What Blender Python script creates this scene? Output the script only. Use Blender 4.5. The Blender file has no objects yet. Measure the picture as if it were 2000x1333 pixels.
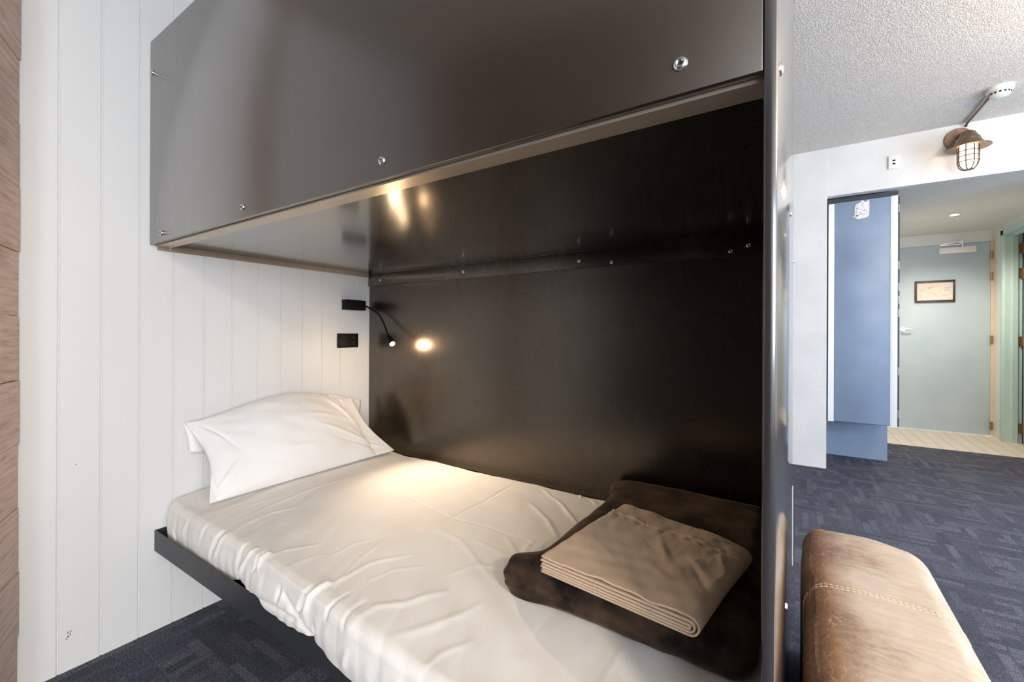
import bpy, bmesh, math, random
import numpy as np
from mathutils import Vector, Matrix, Euler
random.seed(7); np.random.seed(7)
scene = bpy.context.scene
COL = scene.collection
PI = math.pi

# ------------------------------------------------------------------ camera
cam_d = bpy.data.cameras.new('camera'); cam = bpy.data.objects.new('camera', cam_d); COL.objects.link(cam)
cam_d.sensor_width = 36.0; cam_d.lens = 15.246; cam_d.clip_start = 0.02; cam_d.clip_end = 60
cam_d.shift_y = -0.008
cam.matrix_world = Matrix.Translation((0, 0, 1.085)) @ (Matrix.Rotation(math.radians(33.15), 4, 'Z') @ Matrix.Rotation(math.radians(90), 4, 'X') @ Matrix.Rotation(0.004, 4, 'Z'))
scene.camera = cam

# ------------------------------------------------------------------ world, exposure, big lights
world = bpy.data.worlds.new('world'); scene.world = world; world.use_nodes = True
wb = world.node_tree.nodes['Background']; wb.inputs[0].default_value = (0.55, 0.72, 1.0, 1); wb.inputs[1].default_value = 1.6
scene.view_settings.view_transform = 'Standard'; scene.view_settings.look = 'None'
scene.view_settings.gamma = 1.0; scene.view_settings.use_curve_mapping = False
scene.view_settings.exposure = 0.14
scene.cycles.use_denoising = True
scene.cycles.max_bounces = 10; scene.cycles.diffuse_bounces = 6; scene.cycles.glossy_bounces = 5
scene.cycles.sample_clamp_indirect = 6.0

def light(name, kind, loc, energy, color, rot=(0, 0, 0), size=0.1, size_y=None, spot=None, blend=0.5):
    d = bpy.data.lights.new(name, kind); d.energy = energy; d.color = color
    if kind == 'AREA':
        d.size = size
        if size_y: d.shape = 'RECTANGLE'; d.size_y = size_y
        else: d.shape = 'DISK'
    else:
        d.shadow_soft_size = size
    if kind == 'SPOT': d.spot_size = spot; d.spot_blend = blend
    o = bpy.data.objects.new(name, d); COL.objects.link(o); o.location = loc; o.rotation_euler = rot
    return o
# daylight through the two windows behind the camera
light('window_daylight', 'AREA', (2.2, -2.62, 1.45), 105, (0.76, 0.88, 1.0), (math.radians(90), 0, 0), 1.35, 1.5)
light('side_window_daylight', 'AREA', (3.02, -1.1, 1.45), 98, (1.0, 0.985, 0.97), (math.radians(90), 0, math.radians(90)), 2.2, 1.5)
light('far_side_fill_light', 'AREA', (3.06, 2.45, 1.45), 95, (0.50, 0.72, 1.0), (math.radians(90), 0, math.radians(90)), 1.7, 1.5)  # added far side source: blue fill for carpet, column and wardrobe
# warm fill lamps added out of view: ceiling drum and hanging globe
light('ceiling_fill_light', 'AREA', (1.9, -1.1, 2.42), 75, (1.0, 0.84, 0.68), (0, 0, 0), 0.36)
light('globe_fill_light', 'POINT', (1.55, 2.5, 2.22), 66, (1.0, 0.74, 0.48), size=0.12)

# ------------------------------------------------------------------ materials
def pos_node(nt): return nt.nodes.new('ShaderNodeNewGeometry').outputs['Position']
def mapping(nt, vec, scale=(1, 1, 1), rot=(0, 0, 0), loc=(0, 0, 0)):
    m = nt.nodes.new('ShaderNodeMapping'); m.inputs['Scale'].default_value = scale
    m.inputs['Rotation'].default_value = rot; m.inputs['Location'].default_value = loc
    nt.links.new(vec, m.inputs['Vector']); return m.outputs[0]
def noise(nt, vec, scale, detail=3, rough=0.5):
    n = nt.nodes.new('ShaderNodeTexNoise'); n.inputs['Scale'].default_value = scale
    n.inputs['Detail'].default_value = detail; n.inputs['Roughness'].default_value = rough
    nt.links.new(vec, n.inputs['Vector']); return n.outputs['Fac']
def ramp(nt, fac, stops):
    r = nt.nodes.new('ShaderNodeValToRGB'); cr = r.color_ramp
    while len(cr.elements) < len(stops): cr.elements.new(0.5)
    for e, (p, c) in zip(cr.elements, stops):
        e.position = p; e.color = (c[0], c[1], c[2], 1) if hasattr(c, '__len__') else (c, c, c, 1)
    nt.links.new(fac, r.inputs[0]); return r.outputs[0]
def mix(nt, fac, a, b, mode='MIX'):
    m = nt.nodes.new('ShaderNodeMix'); m.data_type = 'RGBA'; m.blend_type = mode
    for sock, v in ((m.inputs[0], fac), (m.inputs[6], a), (m.inputs[7], b)):
        if isinstance(v, (int, float)): sock.default_value = v
        elif isinstance(v, tuple): sock.default_value = (*v, 1)
        else: nt.links.new(v, sock)
    return m.outputs[2]
def mathn(nt, op, a, b=0.0):
    m = nt.nodes.new('ShaderNodeMath'); m.operation = op
    for i, v in enumerate((a, b)):
        if isinstance(v, (int, float)): m.inputs[i].default_value = v
        else: nt.links.new(v, m.inputs[i])
    return m.outputs[0]
def bump(nt, h, strength, dist, bsdf, prev=None):
    b = nt.nodes.new('ShaderNodeBump'); b.inputs['Strength'].default_value = strength; b.inputs['Distance'].default_value = dist
    nt.links.new(h, b.inputs['Height'])
    if prev is not None: nt.links.new(prev, b.inputs['Normal'])
    nt.links.new(b.outputs[0], bsdf.inputs['Normal']); return b.outputs[0]
def mat(name, color=(0.8, 0.8, 0.8), rough=0.5, metal=0.0, spec=0.5, emit=None, estr=0.0, sheen=0.0):
    m = bpy.data.materials.new(name); m.use_nodes = True
    nt = m.node_tree; b = nt.nodes['Principled BSDF']
    b.inputs['Base Color'].default_value = (*color, 1); b.inputs['Roughness'].default_value = rough
    b.inputs['Metallic'].default_value = metal; b.inputs['Specular IOR Level'].default_value = spec
    if emit: b.inputs['Emission Color'].default_value = (*emit, 1); b.inputs['Emission Strength'].default_value = estr
    if sheen: b.inputs['Sheen Weight'].default_value = sheen; b.inputs['Sheen Roughness'].default_value = 0.4
    return m, nt, b
def varied(name, c0, c1, rough, nscale=6, bscale=200, bstr=0.1, bdist=0.002, stretch=(1, 1, 1), **k):
    m, nt, b = mat(name, c0, rough, **k)
    p = mapping(nt, pos_node(nt), stretch)
    nt.links.new(ramp(nt, noise(nt, p, nscale, 5), [(0.3, c0), (0.7, c1)]), b.inputs['Base Color'])
    if bstr: bump(nt, noise(nt, p, bscale, 4), bstr, bdist, b)
    return m

M = {}
M['shiplap'] = varied('white_board_paint', (0.72, 0.72, 0.71), (0.76, 0.76, 0.75), 0.45, 3, 60, 0.05, 0.001, (1, 1, .15))
M['wallpaint'] = varied('textured_wall_paint', (0.68, 0.67, 0.65), (0.74, 0.73, 0.71), 0.8, 5, 150, 0.45, 0.004)
M['hallpaint'] = varied('hall_paint', (0.70, 0.70, 0.67), (0.74, 0.74, 0.71), 0.6, 3, 80, 0.1, 0.002)
M['hallceil'] = varied('hall_ceiling_paint', (0.74, 0.73, 0.70), (0.78, 0.77, 0.74), 0.55, 3, 60, 0.05, 0.002)
# stippled ceiling
m, nt, b = mat('stippled_ceiling', (0.68, 0.66, 0.63), 0.9)
p = pos_node(nt); n1 = noise(nt, p, 175, 2, 0.5); n2 = noise(nt, p, 380, 2, 0.6)
h = mathn(nt, 'ADD', ramp(nt, n1, [(0.42, 0.0), (0.6, 1.0)]), mathn(nt, 'MULTIPLY', n2, 0.5))
nt.links.new(ramp(nt, n1, [(0.35, (0.62, 0.57, 0.51)), (0.55, (0.86, 0.80, 0.72))]), b.inputs['Base Color'])
bump(nt, h, 0.7, 0.005, b); M['ceiling'] = m
# carpet tile of broken bars woven two ways
m, nt, b = mat('woven_carpet', (0.08, 0.08, 0.1), 0.95, spec=0.15)
p = pos_node(nt)
def brick(vec, w, hgt, off=0.5):
    t = nt.nodes.new('ShaderNodeTexBrick'); t.inputs['Scale'].default_value = 1.0; t.offset = off; t.offset_frequency = 2
    t.inputs['Mortar Size'].default_value = 0.002; t.inputs['Mortar Smooth'].default_value = 0.3
    t.inputs['Brick Width'].default_value = w; t.inputs['Row Height'].default_value = hgt
    t.inputs['Color1'].default_value = (0, 0, 0, 1); t.inputs['Color2'].default_value = (1, 1, 1, 1); t.inputs['Mortar'].default_value = (0.12, 0.12, 0.12, 1)
    t.inputs['Bias'].default_value = 0.0
    nt.links.new(vec, t.inputs['Vector']); return t.outputs['Color']
bx_ = brick(p, 0.17, 0.032, 0.37)
by_ = brick(mapping(nt, p, rot=(0, 0, PI / 2)), 0.16, 0.036, 0.43)
sel = ramp(nt, brick(mapping(nt, p, loc=(0.13, 0.07, 0)), 0.15, 0.125, 0.31), [(0.45, 0.0), (0.55, 1.0)])
barsel = mix(nt, sel, bx_, by_)
fib = noise(nt, p, 300, 2, 0.8); fine = noise(nt, mapping(nt, p, (1, 6, 1)), 60, 3, 0.7); big = noise(nt, p, 2.2, 2)
tone = ramp(nt, barsel, [(0.0, (0.066, 0.070, 0.092)), (0.5, (0.088, 0.093, 0.119)), (1.0, (0.128, 0.133, 0.164))])
tone = mix(nt, 0.75, tone, ramp(nt, fib, [(0.38, 0.1), (0.62, 1.75)]), 'MULTIPLY')
tone = mix(nt, 0.85, tone, ramp(nt, fine, [(0.35, 0.45), (0.65, 1.4)]), 'MULTIPLY')
nt.links.new(tone, b.inputs['Base Color']); bump(nt, fib, 0.6, 0.004, b); M['carpet'] = m
# cream floor tiles
m, nt, b = mat('cream_floor_tile', (0.72, 0.64, 0.52), 0.35)
t = nt.nodes.new('ShaderNodeTexBrick'); t.offset = 0; t.inputs['Scale'].default_value = 1
t.inputs['Brick Width'].default_value = 0.10; t.inputs['Row Height'].default_value = 0.30; t.inputs['Mortar Size'].default_value = 0.0025
t.inputs['Color1'].default_value = (0.74, 0.66, 0.55, 1); t.inputs['Color2'].default_value = (0.68, 0.60, 0.50, 1); t.inputs['Mortar'].default_value = (0.30, 0.24, 0.18, 1)
nt.links.new(mapping(nt, pos_node(nt), loc=(0.02, 0.05, 0)), t.inputs['Vector']); nt.links.new(t.outputs[0], b.inputs['Base Color']); M['tile'] = m
# black laminate family
def laminate(name, base, rough, streak=(1, 1, 1), vr=0.08, grain=0.0, sm=2.5, coat=0.0, spec=0.5, crough=0.28, ctint=(1, 1, 1)):
    m, nt, b = mat(name, base, rough, spec=spec)
    if coat: b.inputs['Coat Weight'].default_value = coat; b.inputs['Coat Roughness'].default_value = crough; b.inputs['Specular Tint'].default_value = (*ctint, 1)
    p = pos_node(nt); s = noise(nt, mapping(nt, p, streak), 14, 5, 0.6); sm_ = noise(nt, p, sm, 4, 0.65)
    r = mathn(nt, 'ADD', mathn(nt, 'MULTIPLY', s, vr), mathn(nt, 'MULTIPLY', sm_, vr * 1.3))
    nt.links.new(mathn(nt, 'ADD', r, rough - vr * 1.1), b.inputs['Roughness'])
    if grain: bump(nt, noise(nt, mapping(nt, p, streak), 45, 5, 0.75), grain, 0.0018, b)
    return m
M['guard'] = laminate('dark_bronze_laminate', (0.022, 0.014, 0.009), 0.32, (1, 1, .2), 0.05, spec=0.8, coat=1.0, crough=0.22, ctint=(1.0, .9, .8))
M['panel'] = laminate('black_laminate', (0.006, 0.0038, 0.0025), 0.27, (1.6, 1.6, .25), 0.035, spec=1.0, coat=0.6, crough=0.24, ctint=(1.0, .82, .62))
M['under'] = laminate('black_woodgrain_laminate', (0.007, 0.0048, 0.0035), 0.17, (.45, 9, 9), 0.04, 0.16, spec=0.9, coat=1.0, crough=0.12, ctint=(1.0, .88, .72))
M['endpanel'] = laminate('black_end_laminate', (0.03, 0.028, 0.028), 0.19, (1, 3, .2), 0.03, spec=0.9, coat=1.0, crough=0.13)
M['steel'] = varied('blue_black_steel', (0.030, 0.034, 0.038), (0.045, 0.048, 0.052), 0.42, 9, 300, 0.05, 0.001, metal=0.3)
M['ironlip'] = varied('dark_angle_iron', (0.52, 0.43, 0.34), (0.58, 0.49, 0.39), 0.30, 12, 300, 0.04, 0.0005, metal=0.6, spec=0.8)
M['bolt'] = varied('polished_steel', (0.62, 0.60, 0.58), (0.75, 0.73, 0.71), 0.22, 60, 300, 0.02, 0.0003, metal=1.0)
M['socket'] = mat('bolt_recess', (0.02, 0.02, 0.02), 0.6)[0]
def cotton(name, c0, c1, wscale=700, bs=0.12):
    m, nt, b = mat(name, c0, 0.85, spec=0.2, sheen=0.15)
    p = pos_node(nt)
    nt.links.new(ramp(nt, noise(nt, p, 7, 4), [(0.3, c0), (0.7, c1)]), b.inputs['Base Color'])
    a = bump(nt, noise(nt, p, wscale, 2), bs * .5, 0.0006, b)
    bump(nt, noise(nt, mapping(nt, p, (1, .45, 1), (0, 0, .5)), 26, 5, 0.62), bs * 2.2, 0.006, b, a)
    return m
M['duvet'] = cotton('white_cotton_cover', (0.79, 0.745, 0.695), (0.83, 0.79, 0.745))
M['pillow'] = cotton('white_pillow_cotton', (0.84, 0.815, 0.79), (0.87, 0.85, 0.83))
M['mattress'] = cotton('mattress_ticking', (0.70, 0.68, 0.66), (0.74, 0.72, 0.70))
M['taupe'] = cotton('taupe_cotton', (0.56, 0.40, 0.27), (0.64, 0.47, 0.33), 700, 0.16)
# velvet blanket
m, nt, b = mat('brown_velvet', (0.02, 0.012, 0.008), 0.75, spec=0.2, sheen=0.25)
p = pos_node(nt); nn = noise(nt, p, 11, 5, 0.62)
nt.links.new(ramp(nt, nn, [(0.40, (0.004, 0.0022, 0.0014)), (0.64, (0.070, 0.041, 0.024))]), b.inputs['Base Color'])
b.inputs['Sheen Tint'].default_value = (0.75, 0.52, 0.38, 1); b.inputs['Sheen Roughness'].default_value = 0.3
bump(nt, noise(nt, p, 500, 3), 0.5, 0.002, b); M['velvet'] = m
# leather
m, nt, b = mat('tan_leather', (0.5, 0.35, 0.22), 0.42, spec=0.5)
p = pos_node(nt); n1 = noise(nt, p, 6, 6, 0.6); n2 = noise(nt, mapping(nt, p, (1, 4, 4)), 22, 6, 0.72); n3 = noise(nt, mapping(nt, p, (3.2, 2, 3), (0.3, 0.5, 0.6)), 24, 6, 0.78)
sep = nt.nodes.new('ShaderNodeSeparateXYZ'); nt.links.new(p, sep.inputs[0])
edge = ramp(nt, mathn(nt, 'ADD', sep.outputs[0], mathn(nt, 'MULTIPLY', n1, 0.05)), [(0.098, 1.0), (0.158, 0.0)])   # darker brown along the bench's side next to the end panel
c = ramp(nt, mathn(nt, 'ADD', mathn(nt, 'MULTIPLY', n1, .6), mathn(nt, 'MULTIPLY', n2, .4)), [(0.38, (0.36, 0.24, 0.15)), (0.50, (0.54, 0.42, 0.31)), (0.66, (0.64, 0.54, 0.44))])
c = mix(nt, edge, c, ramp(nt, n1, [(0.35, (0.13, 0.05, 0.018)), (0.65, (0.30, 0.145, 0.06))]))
vo = nt.nodes.new('ShaderNodeTexVoronoi'); vo.feature = 'DISTANCE_TO_EDGE'; vo.inputs['Scale'].default_value = 38
nm = nt.nodes.new('ShaderNodeTexNoise'); nm.inputs['Scale'].default_value = 30; nm.inputs['Detail'].default_value = 4; nt.links.new(p, nm.inputs['Vector'])
vm = nt.nodes.new('ShaderNodeVectorMath'); vm.operation = 'MULTIPLY_ADD'; nt.links.new(nm.outputs['Color'], vm.inputs[0]); vm.inputs[1].default_value = (.035, .035, .035); nt.links.new(p, vm.inputs[2])
nt.links.new(mapping(nt, vm.outputs[0], (1.6, .8, 1)), vo.inputs['Vector'])
scr = ramp(nt, vo.outputs['Distance'], [(0.0, 1.0), (0.07, 0.0)])
scr = mathn(nt, 'MULTIPLY', scr, ramp(nt, n3, [(0.42, 0.0), (0.62, 1.0)]))
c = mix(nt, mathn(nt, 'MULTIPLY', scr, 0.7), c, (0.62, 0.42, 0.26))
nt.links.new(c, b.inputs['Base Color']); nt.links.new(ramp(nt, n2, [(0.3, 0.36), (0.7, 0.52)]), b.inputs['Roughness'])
a_ = bump(nt, noise(nt, p, 260, 3), 0.12, 0.001, b); bump(nt, noise(nt, mapping(nt, p, (1, 3.2, 1)), 7, 4, .6), 0.25, 0.012, b, a_); M['leather'] = m
M['thread'] = mat('cream_thread', (0.78, 0.66, 0.48), 0.7)[0]
# timber boards
m, nt, b = mat('oak_boards', (0.5, 0.35, 0.25), 0.6)
p = pos_node(nt); g = noise(nt, mapping(nt, p, (1.5, 1.5, 16), (0, 0.0, 0)), 5, 7, 0.65); g2 = noise(nt, p, 2.5, 2)
nt.links.new(mix(nt, 0.5, ramp(nt, g, [(0.3, (0.52, 0.34, 0.25)), (0.5, (0.78, 0.57, 0.45)), (0.7, (0.88, 0.70, 0.58))]), ramp(nt, g2, [(0.3, 0.75), (0.7, 1.15)]), 'MULTIPLY'), b.inputs['Base Color'])
bump(nt, g, 0.3, 0.003, b); M['oak'] = m
M['black'] = mat('black_plastic', (0.004, 0.004, 0.004), 0.6, spec=0.3)[0]
M['darkhole'] = mat('socket_slot', (0.001, 0.001, 0.001), 0.8)[0]
M['whiteplastic'] = mat('white_plastic', (0.78, 0.77, 0.74), 0.4)[0]
M['white'] = varied('white_gloss_trim', (0.72, 0.73, 0.74), (0.78, 0.79, 0.80), 0.35, 5, 50, 0.03, 0.001)
M['wardrobe'] = varied('slate_blue_laminate', (0.17, 0.225, 0.32), (0.22, 0.29, 0.39), 0.42, 4, 200, 0.04, 0.001)
M['wardedge'] = mat('dark_edge', (0.02, 0.025, 0.035), 0.5)[0]
M['doorblue'] = varied('grey_blue_door_paint', (0.42, 0.51, 0.56), (0.47, 0.56, 0.61), 0.45, 3, 60, 0.04, 0.002)
M['aqua'] = varied('aqua_gloss_paint', (0.48, 0.64, 0.62), (0.53, 0.69, 0.66), 0.4, 3, 60, 0.05, 0.002)
M['tanframe'] = varied('tan_door_frame_paint', (0.62, 0.48, 0.34), (0.68, 0.54, 0.39), 0.5, 8, 60, 0.05, 0.002)
M['cage'] = mat('dark_copper_wire', (0.10, 0.055, 0.03), 0.5, 0.5)[0]
M['satin'] = mat('satin_steel', (0.30, 0.31, 0.32), 0.45, 0.9)[0]
M['brass'] = mat('aged_brass', (0.42, 0.27, 0.13), 0.38, 1.0)[0]
M['chrome'] = mat('chrome', (0.7, 0.7, 0.7), 0.2, 1.0)[0]
M['bronze'] = varied('weathered_copper', (0.20, 0.13, 0.09), (0.34, 0.24, 0.17), 0.42, 30, 200, 0.1, 0.001, metal=0.75)
M['globe'] = mat('lit_globe_glass', (0.9, 0.85, 0.75), 0.3, emit=(1.0, 0.86, 0.62), estr=3.2)[0]
M['led'] = mat('led_lens', (1, .9, .7), 0.3, emit=(1.0, 0.74, 0.40), estr=120)[0]
M['downled'] = mat('downlight_lens', (1, .9, .7), 0.3, emit=(1.0, 0.85, 0.6), estr=25)[0]
M['paper'] = varied('printed_notice', (0.70, 0.62, 0.54), (0.78, 0.71, 0.63), 0.5, 25, 50, 0.0)
M['ink'] = mat('faded_ink', (0.30, 0.28, 0.27), 0.7)[0]
M['darkink'] = mat('dark_ink', (0.035, 0.03, 0.03), 0.7)[0]
M['sticker'] = mat('sticker_white', (0.74, 0.70, 0.68), 0.5)[0]
M['lampbody'] = mat('lamp_white_enamel', (0.8, 0.78, 0.74), 0.4, emit=(1, .87, .7), estr=2.0)[0]
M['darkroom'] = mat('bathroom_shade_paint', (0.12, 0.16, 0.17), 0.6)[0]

# ------------------------------------------------------------------ mesh helpers
def link(name, me, material, parent=None, smooth=False):
    o = bpy.data.objects.new(name, me); COL.objects.link(o)
    if material: me.materials.append(material)
    if smooth:
        for p_ in me.polygons: p_.use_smooth = True
    if parent is not None:
        o.parent = parent
        base = Vector((0, 0, 0)); q = parent
        while q is not None: base += q.location; q = q.parent
        o.location = -base
    return o
def obj(name, v, f, material, parent=None, smooth=False):
    me = bpy.data.meshes.new(name); me.from_pydata([tuple(map(float, q)) for q in v], [], [tuple(map(int, q)) for q in f]); me.update()
    return link(name, me, material, parent, smooth)
class MB:
    def __init__(s): s.bm = bmesh.new()
    def box(s, x0, x1, y0, y1, z0, z1, bev=0.0, seg=2, rot=None, ctr=None):
        r = bmesh.ops.create_cube(s.bm, size=1.0); vs = r['verts']
        bmesh.ops.scale(s.bm, vec=(x1 - x0, y1 - y0, z1 - z0), verts=vs)
        bmesh.ops.translate(s.bm, vec=((x0 + x1) / 2, (y0 + y1) / 2, (z0 + z1) / 2), verts=vs)
        if rot is not None: bmesh.ops.rotate(s.bm, cent=ctr, matrix=rot, verts=vs)
        if bev > 0:
            es = list({e for v_ in vs for e in v_.link_edges})
            bmesh.ops.bevel(s.bm, geom=es, offset=bev, segments=seg, affect='EDGES', profile=0.5)
        return s
    def cyl(s, p0, p1, r0, r1=None, n=24, cap=True):
        p0, p1 = Vector(p0), Vector(p1); d = p1 - p0; r1 = r0 if r1 is None else r1
        M_ = Matrix.Translation((p0 + p1) / 2) @ d.to_track_quat('Z', 'Y').to_matrix().to_4x4()
        bmesh.ops.create_cone(s.bm, cap_ends=cap, segments=n, radius1=r0, radius2=r1, depth=d.length, matrix=M_); return s
    def tube(s, pts, r, n=10, closed=False):
        pts = [Vector(q) for q in pts]; rings = []
        N = len(pts); up = None
        for i, p_ in enumerate(pts):
            a = pts[(i - 1) % N] if (closed or i > 0) else p_; b_ = pts[(i + 1) % N] if (closed or i < N - 1) else p_
            t = (b_ - a).normalized()
            if up is None: up = t.orthogonal().normalized()
            up = (up - t * up.dot(t)).normalized(); w = t.cross(up)
            rr = r[i] if hasattr(r, '__len__') else r
            rings.append([s.bm.verts.new(p_ + (up * math.cos(k * 2 * PI / n) + w * math.sin(k * 2 * PI / n)) * rr) for k in range(n)])
        for i in range(N if closed else N - 1):
            A, B = rings[i], rings[(i + 1) % N]
            for k in range(n): s.bm.faces.new((A[k], A[(k + 1) % n], B[(k + 1) % n], B[k]))
        if not closed: s.bm.faces.new(rings[0][::-1]); s.bm.faces.new(rings[-1])
        return s
    def lathe(s, prof, c, n=32, M_=None):
        rings = []
        for (r, z) in prof:
            ring = []
            for k in range(n):
                q = Vector((max(r, 1e-5) * math.cos(k * 2 * PI / n), max(r, 1e-5) * math.sin(k * 2 * PI / n), z))
                if M_ is not None: q = M_ @ q
                ring.append(s.bm.verts.new(q + Vector(c)))
            rings.append(ring)
        for A, B in zip(rings, rings[1:]):
            for k in range(n): s.bm.faces.new((A[k], A[(k + 1) % n], B[(k + 1) % n], B[k]))
        return s
    def poly(s, pts):
        s.bm.faces.new([s.bm.verts.new(q) for q in pts]); return s
    def prism(s, pts, d):
        a = [s.bm.verts.new(q) for q in pts]; b_ = [s.bm.verts.new(Vector(q) + Vector(d)) for q in pts]; n = len(pts)
        s.bm.faces.new(a); s.bm.faces.new(b_[::-1])
        for i in range(n): s.bm.faces.new((a[i], b_[i], b_[(i + 1) % n], a[(i + 1) % n]))
        return s
    def build(s, name, material, parent=None, smooth=False, angle=None):
        bmesh.ops.recalc_face_normals(s.bm, faces=s.bm.faces)
        me = bpy.data.meshes.new(name); s.bm.to_mesh(me); s.bm.free()
        o = link(name, me, material, parent, smooth)
        if angle is not None: 
            for p_ in me.polygons: p_.use_smooth = True
            me.set_sharp_from_angle(angle=math.radians(angle))
        return o
def tag(o, label, cat, group=None, kind=None):
    o['label'] = label; o['category'] = cat
    if group: o['group'] = group
    if kind: o['kind'] = kind
    return o
def struct(o, label=None):
    o['kind'] = 'structure'
    if label: o['label'] = label
    return o
def thing(name, loc, label, cat, group=None):
    o = bpy.data.objects.new(name, None); COL.objects.link(o); o.location = loc; o.empty_display_size = .05
    return tag(o, label, cat, group)
def box(name, x0, x1, y0, y1, z0, z1, m, parent=None, bev=0.0):
    return MB().box(x0, x1, y0, y1, z0, z1, bev).build(name, m, parent, angle=40 if bev else None)

# ================================================================== SETTING
FAR, RIGHT, REAR, LEFT, CEIL, HC = 4.31, 3.05, -2.6, -1.94, 2.58, 2.217
struct(box('floor', LEFT - .1, RIGHT + .1, REAR - .1, 5.665, -0.05, 0.0, M['carpet']))
struct(box('floor', 0.2, 3.1, 5.665, 6.85, -0.05, 0.0, M['tile']))
struct(box('ceiling', LEFT - .1, RIGHT + .1, REAR - .1, FAR + .1, CEIL, CEIL + .05, M['ceiling']))
struct(box('ceiling', 0.2, 3.1, 4.392, 6.85, HC, HC + .04, M['hallceil']))
# board wall behind the pillow: real V grooves every 100 mm
prof = [(-2.7, 0.0)]
g = 0.363 - 0.1007 * 30
while g < 4.36:
    if g > -2.65: prof += [(g - .0048, 0), (g - .0036, -.0012), (g - .0022, -.0012), (g - .0012, -.0045), (g + .0012, -.0045), (g + .0024, 0)]
    g += 0.1007
prof.append((4.4, 0.0))
v = []; f = []
for (y, x) in prof: v += [(LEFT + x, y, 0), (LEFT + x, y, CEIL)]
for i in range(len(prof) - 1): f.append((2 * i, 2 * i + 2, 2 * i + 3, 2 * i + 1))
n0 = len(v); v += [(LEFT - .08, -2.7, 0), (LEFT - .08, -2.7, CEIL), (LEFT - .08, 4.4, 0), (LEFT - .08, 4.4, CEIL)]
f += [(n0, 0, 1, n0 + 1), (2 * len(prof) - 2, n0 + 2, n0 + 3, 2 * len(prof) - 1), (n0 + 2, n0, n0 + 1, n0 + 3)]
wl = struct(obj('wall_left', v, f, M['shiplap']))
# scuff marks low on the boards
mb = MB()
for (y, z, w, h_, a) in [(.386, .122, .0022, .0036, .4), (.3925, .1215, .0018, .006, .5), (.3915, .113, .0018, .002, 0), (.3865, .1095, .0022, .0035, .2), (.3825, .103, .0015, .005, -.5), (.733, .041, .0016, .0016, 0), (.402, .655, .0012, .0016, 0)]:
    pts = [(LEFT + .0004, y + math.cos(t) * w * math.cos(a) - math.sin(t) * h_ * math.sin(-a), z + math.sin(t) * h_ * math.cos(a) + math.cos(t) * w * math.sin(a)) for t in [k * PI / 4 for k in range(8)]]
    mb.poly(pts)
mb.build('scuff_mark', M['darkink'], wl)
# oak board wall at the far left, turned towards the room
C0 = Vector((-1.936, 0.277, 0)); e = Vector((0.92, -0.39, 0)).normalized(); nrm = Vector((-e.y, e.x, 0)); 
if nrm.y < 0: nrm = -nrm
mb = MB(); zc = -0.01
for k in range(15):
    z0, z1 = max(0, zc), min(CEIL, zc + .188)
    if z1 > z0 + .01:
        r = Matrix.Identity(3)
        o_ = nrm * (.0016 * ((k * 2) % 3)); z1 = min(z1, CEIL); z0 += .001; pr = [C0 + o_ + Vector((0, 0, z0)), C0 + o_ + e * .155 + Vector((0, 0, z0)), C0 + o_ + e * .155 + Vector((0, 0, z1)), C0 + o_ + Vector((0, 0, z1))]
        mb.prism(pr, -nrm * .018)
    zc += .190
struct(mb.build('wall_timber', M['oak']))
# far wall: column and header above the entry opening, and the rest to the right
mb = MB()
mb.box(LEFT, 0.212, FAR, 4.95, 0, CEIL); mb.box(0.212, 1.78, FAR + .004, 4.392, 2.194, CEIL); mb.box(1.78, RIGHT, FAR, 4.392, 0, CEIL)
struct(mb.build('wall_far', M['wallpaint']))
# rear and right walls with their windows, the far side one added
mb = MB()
wx0, wx1, wz0, wz1 = 1.5, 2.9, .70, 2.2
mb.box(LEFT, wx0, REAR - .08, REAR, 0, CEIL); mb.box(wx1, RIGHT, REAR - .08, REAR, 0, CEIL); mb.box(wx0, wx1, REAR - .08, REAR, 0, wz0); mb.box(wx0, wx1, REAR - .08, REAR, wz1, CEIL)
struct(mb.build('wall_rear', M['wallpaint']))
mb = MB(); sy0, sy1 = -2.2, 0.0
mb.box(RIGHT, RIGHT + .08, REAR, sy0, 0, CEIL); mb.box(RIGHT, RIGHT + .08, sy1, 1.6, 0, CEIL); mb.box(RIGHT, RIGHT + .08, 3.3, FAR, 0, CEIL); mb.box(RIGHT, RIGHT + .08, 1.6, 3.3, 0, wz0); mb.box(RIGHT, RIGHT + .08, 1.6, 3.3, wz1, CEIL); mb.box(RIGHT, RIGHT + .08, sy0, sy1, 0, wz0); mb.box(RIGHT, RIGHT + .08, sy0, sy1, wz1, CEIL)
struct(mb.build('wall_right', M['wallpaint']))
def window(name, along, a0, a1, c):
    mb = MB(); t = .04
    def bb(u0, u1, z0, z1):
        if along == 'x': mb.box(u0, u1, c - .05, c - .01, z0, z1)
        else: mb.box(c + .01, c + .05, u0, u1, z0, z1)
    bb(a0, a0 + t, wz0, wz1); bb(a1 - t, a1, wz0, wz1); bb(a0, a1, wz0, wz0 + t); bb(a0, a1, wz1 - t, wz1); bb((a0 + a1) / 2 - t / 2, (a0 + a1) / 2 + t / 2, wz0, wz1)
    struct(mb.build(name, M['white']))
window('window_1', 'x', wx0, wx1, REAR); window('window_2', 'y', sy0, sy1, RIGHT); window('added_window_3', 'y', 1.6, 3.3, RIGHT)  # far side window is an added opening, out of view, for blue fill

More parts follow.
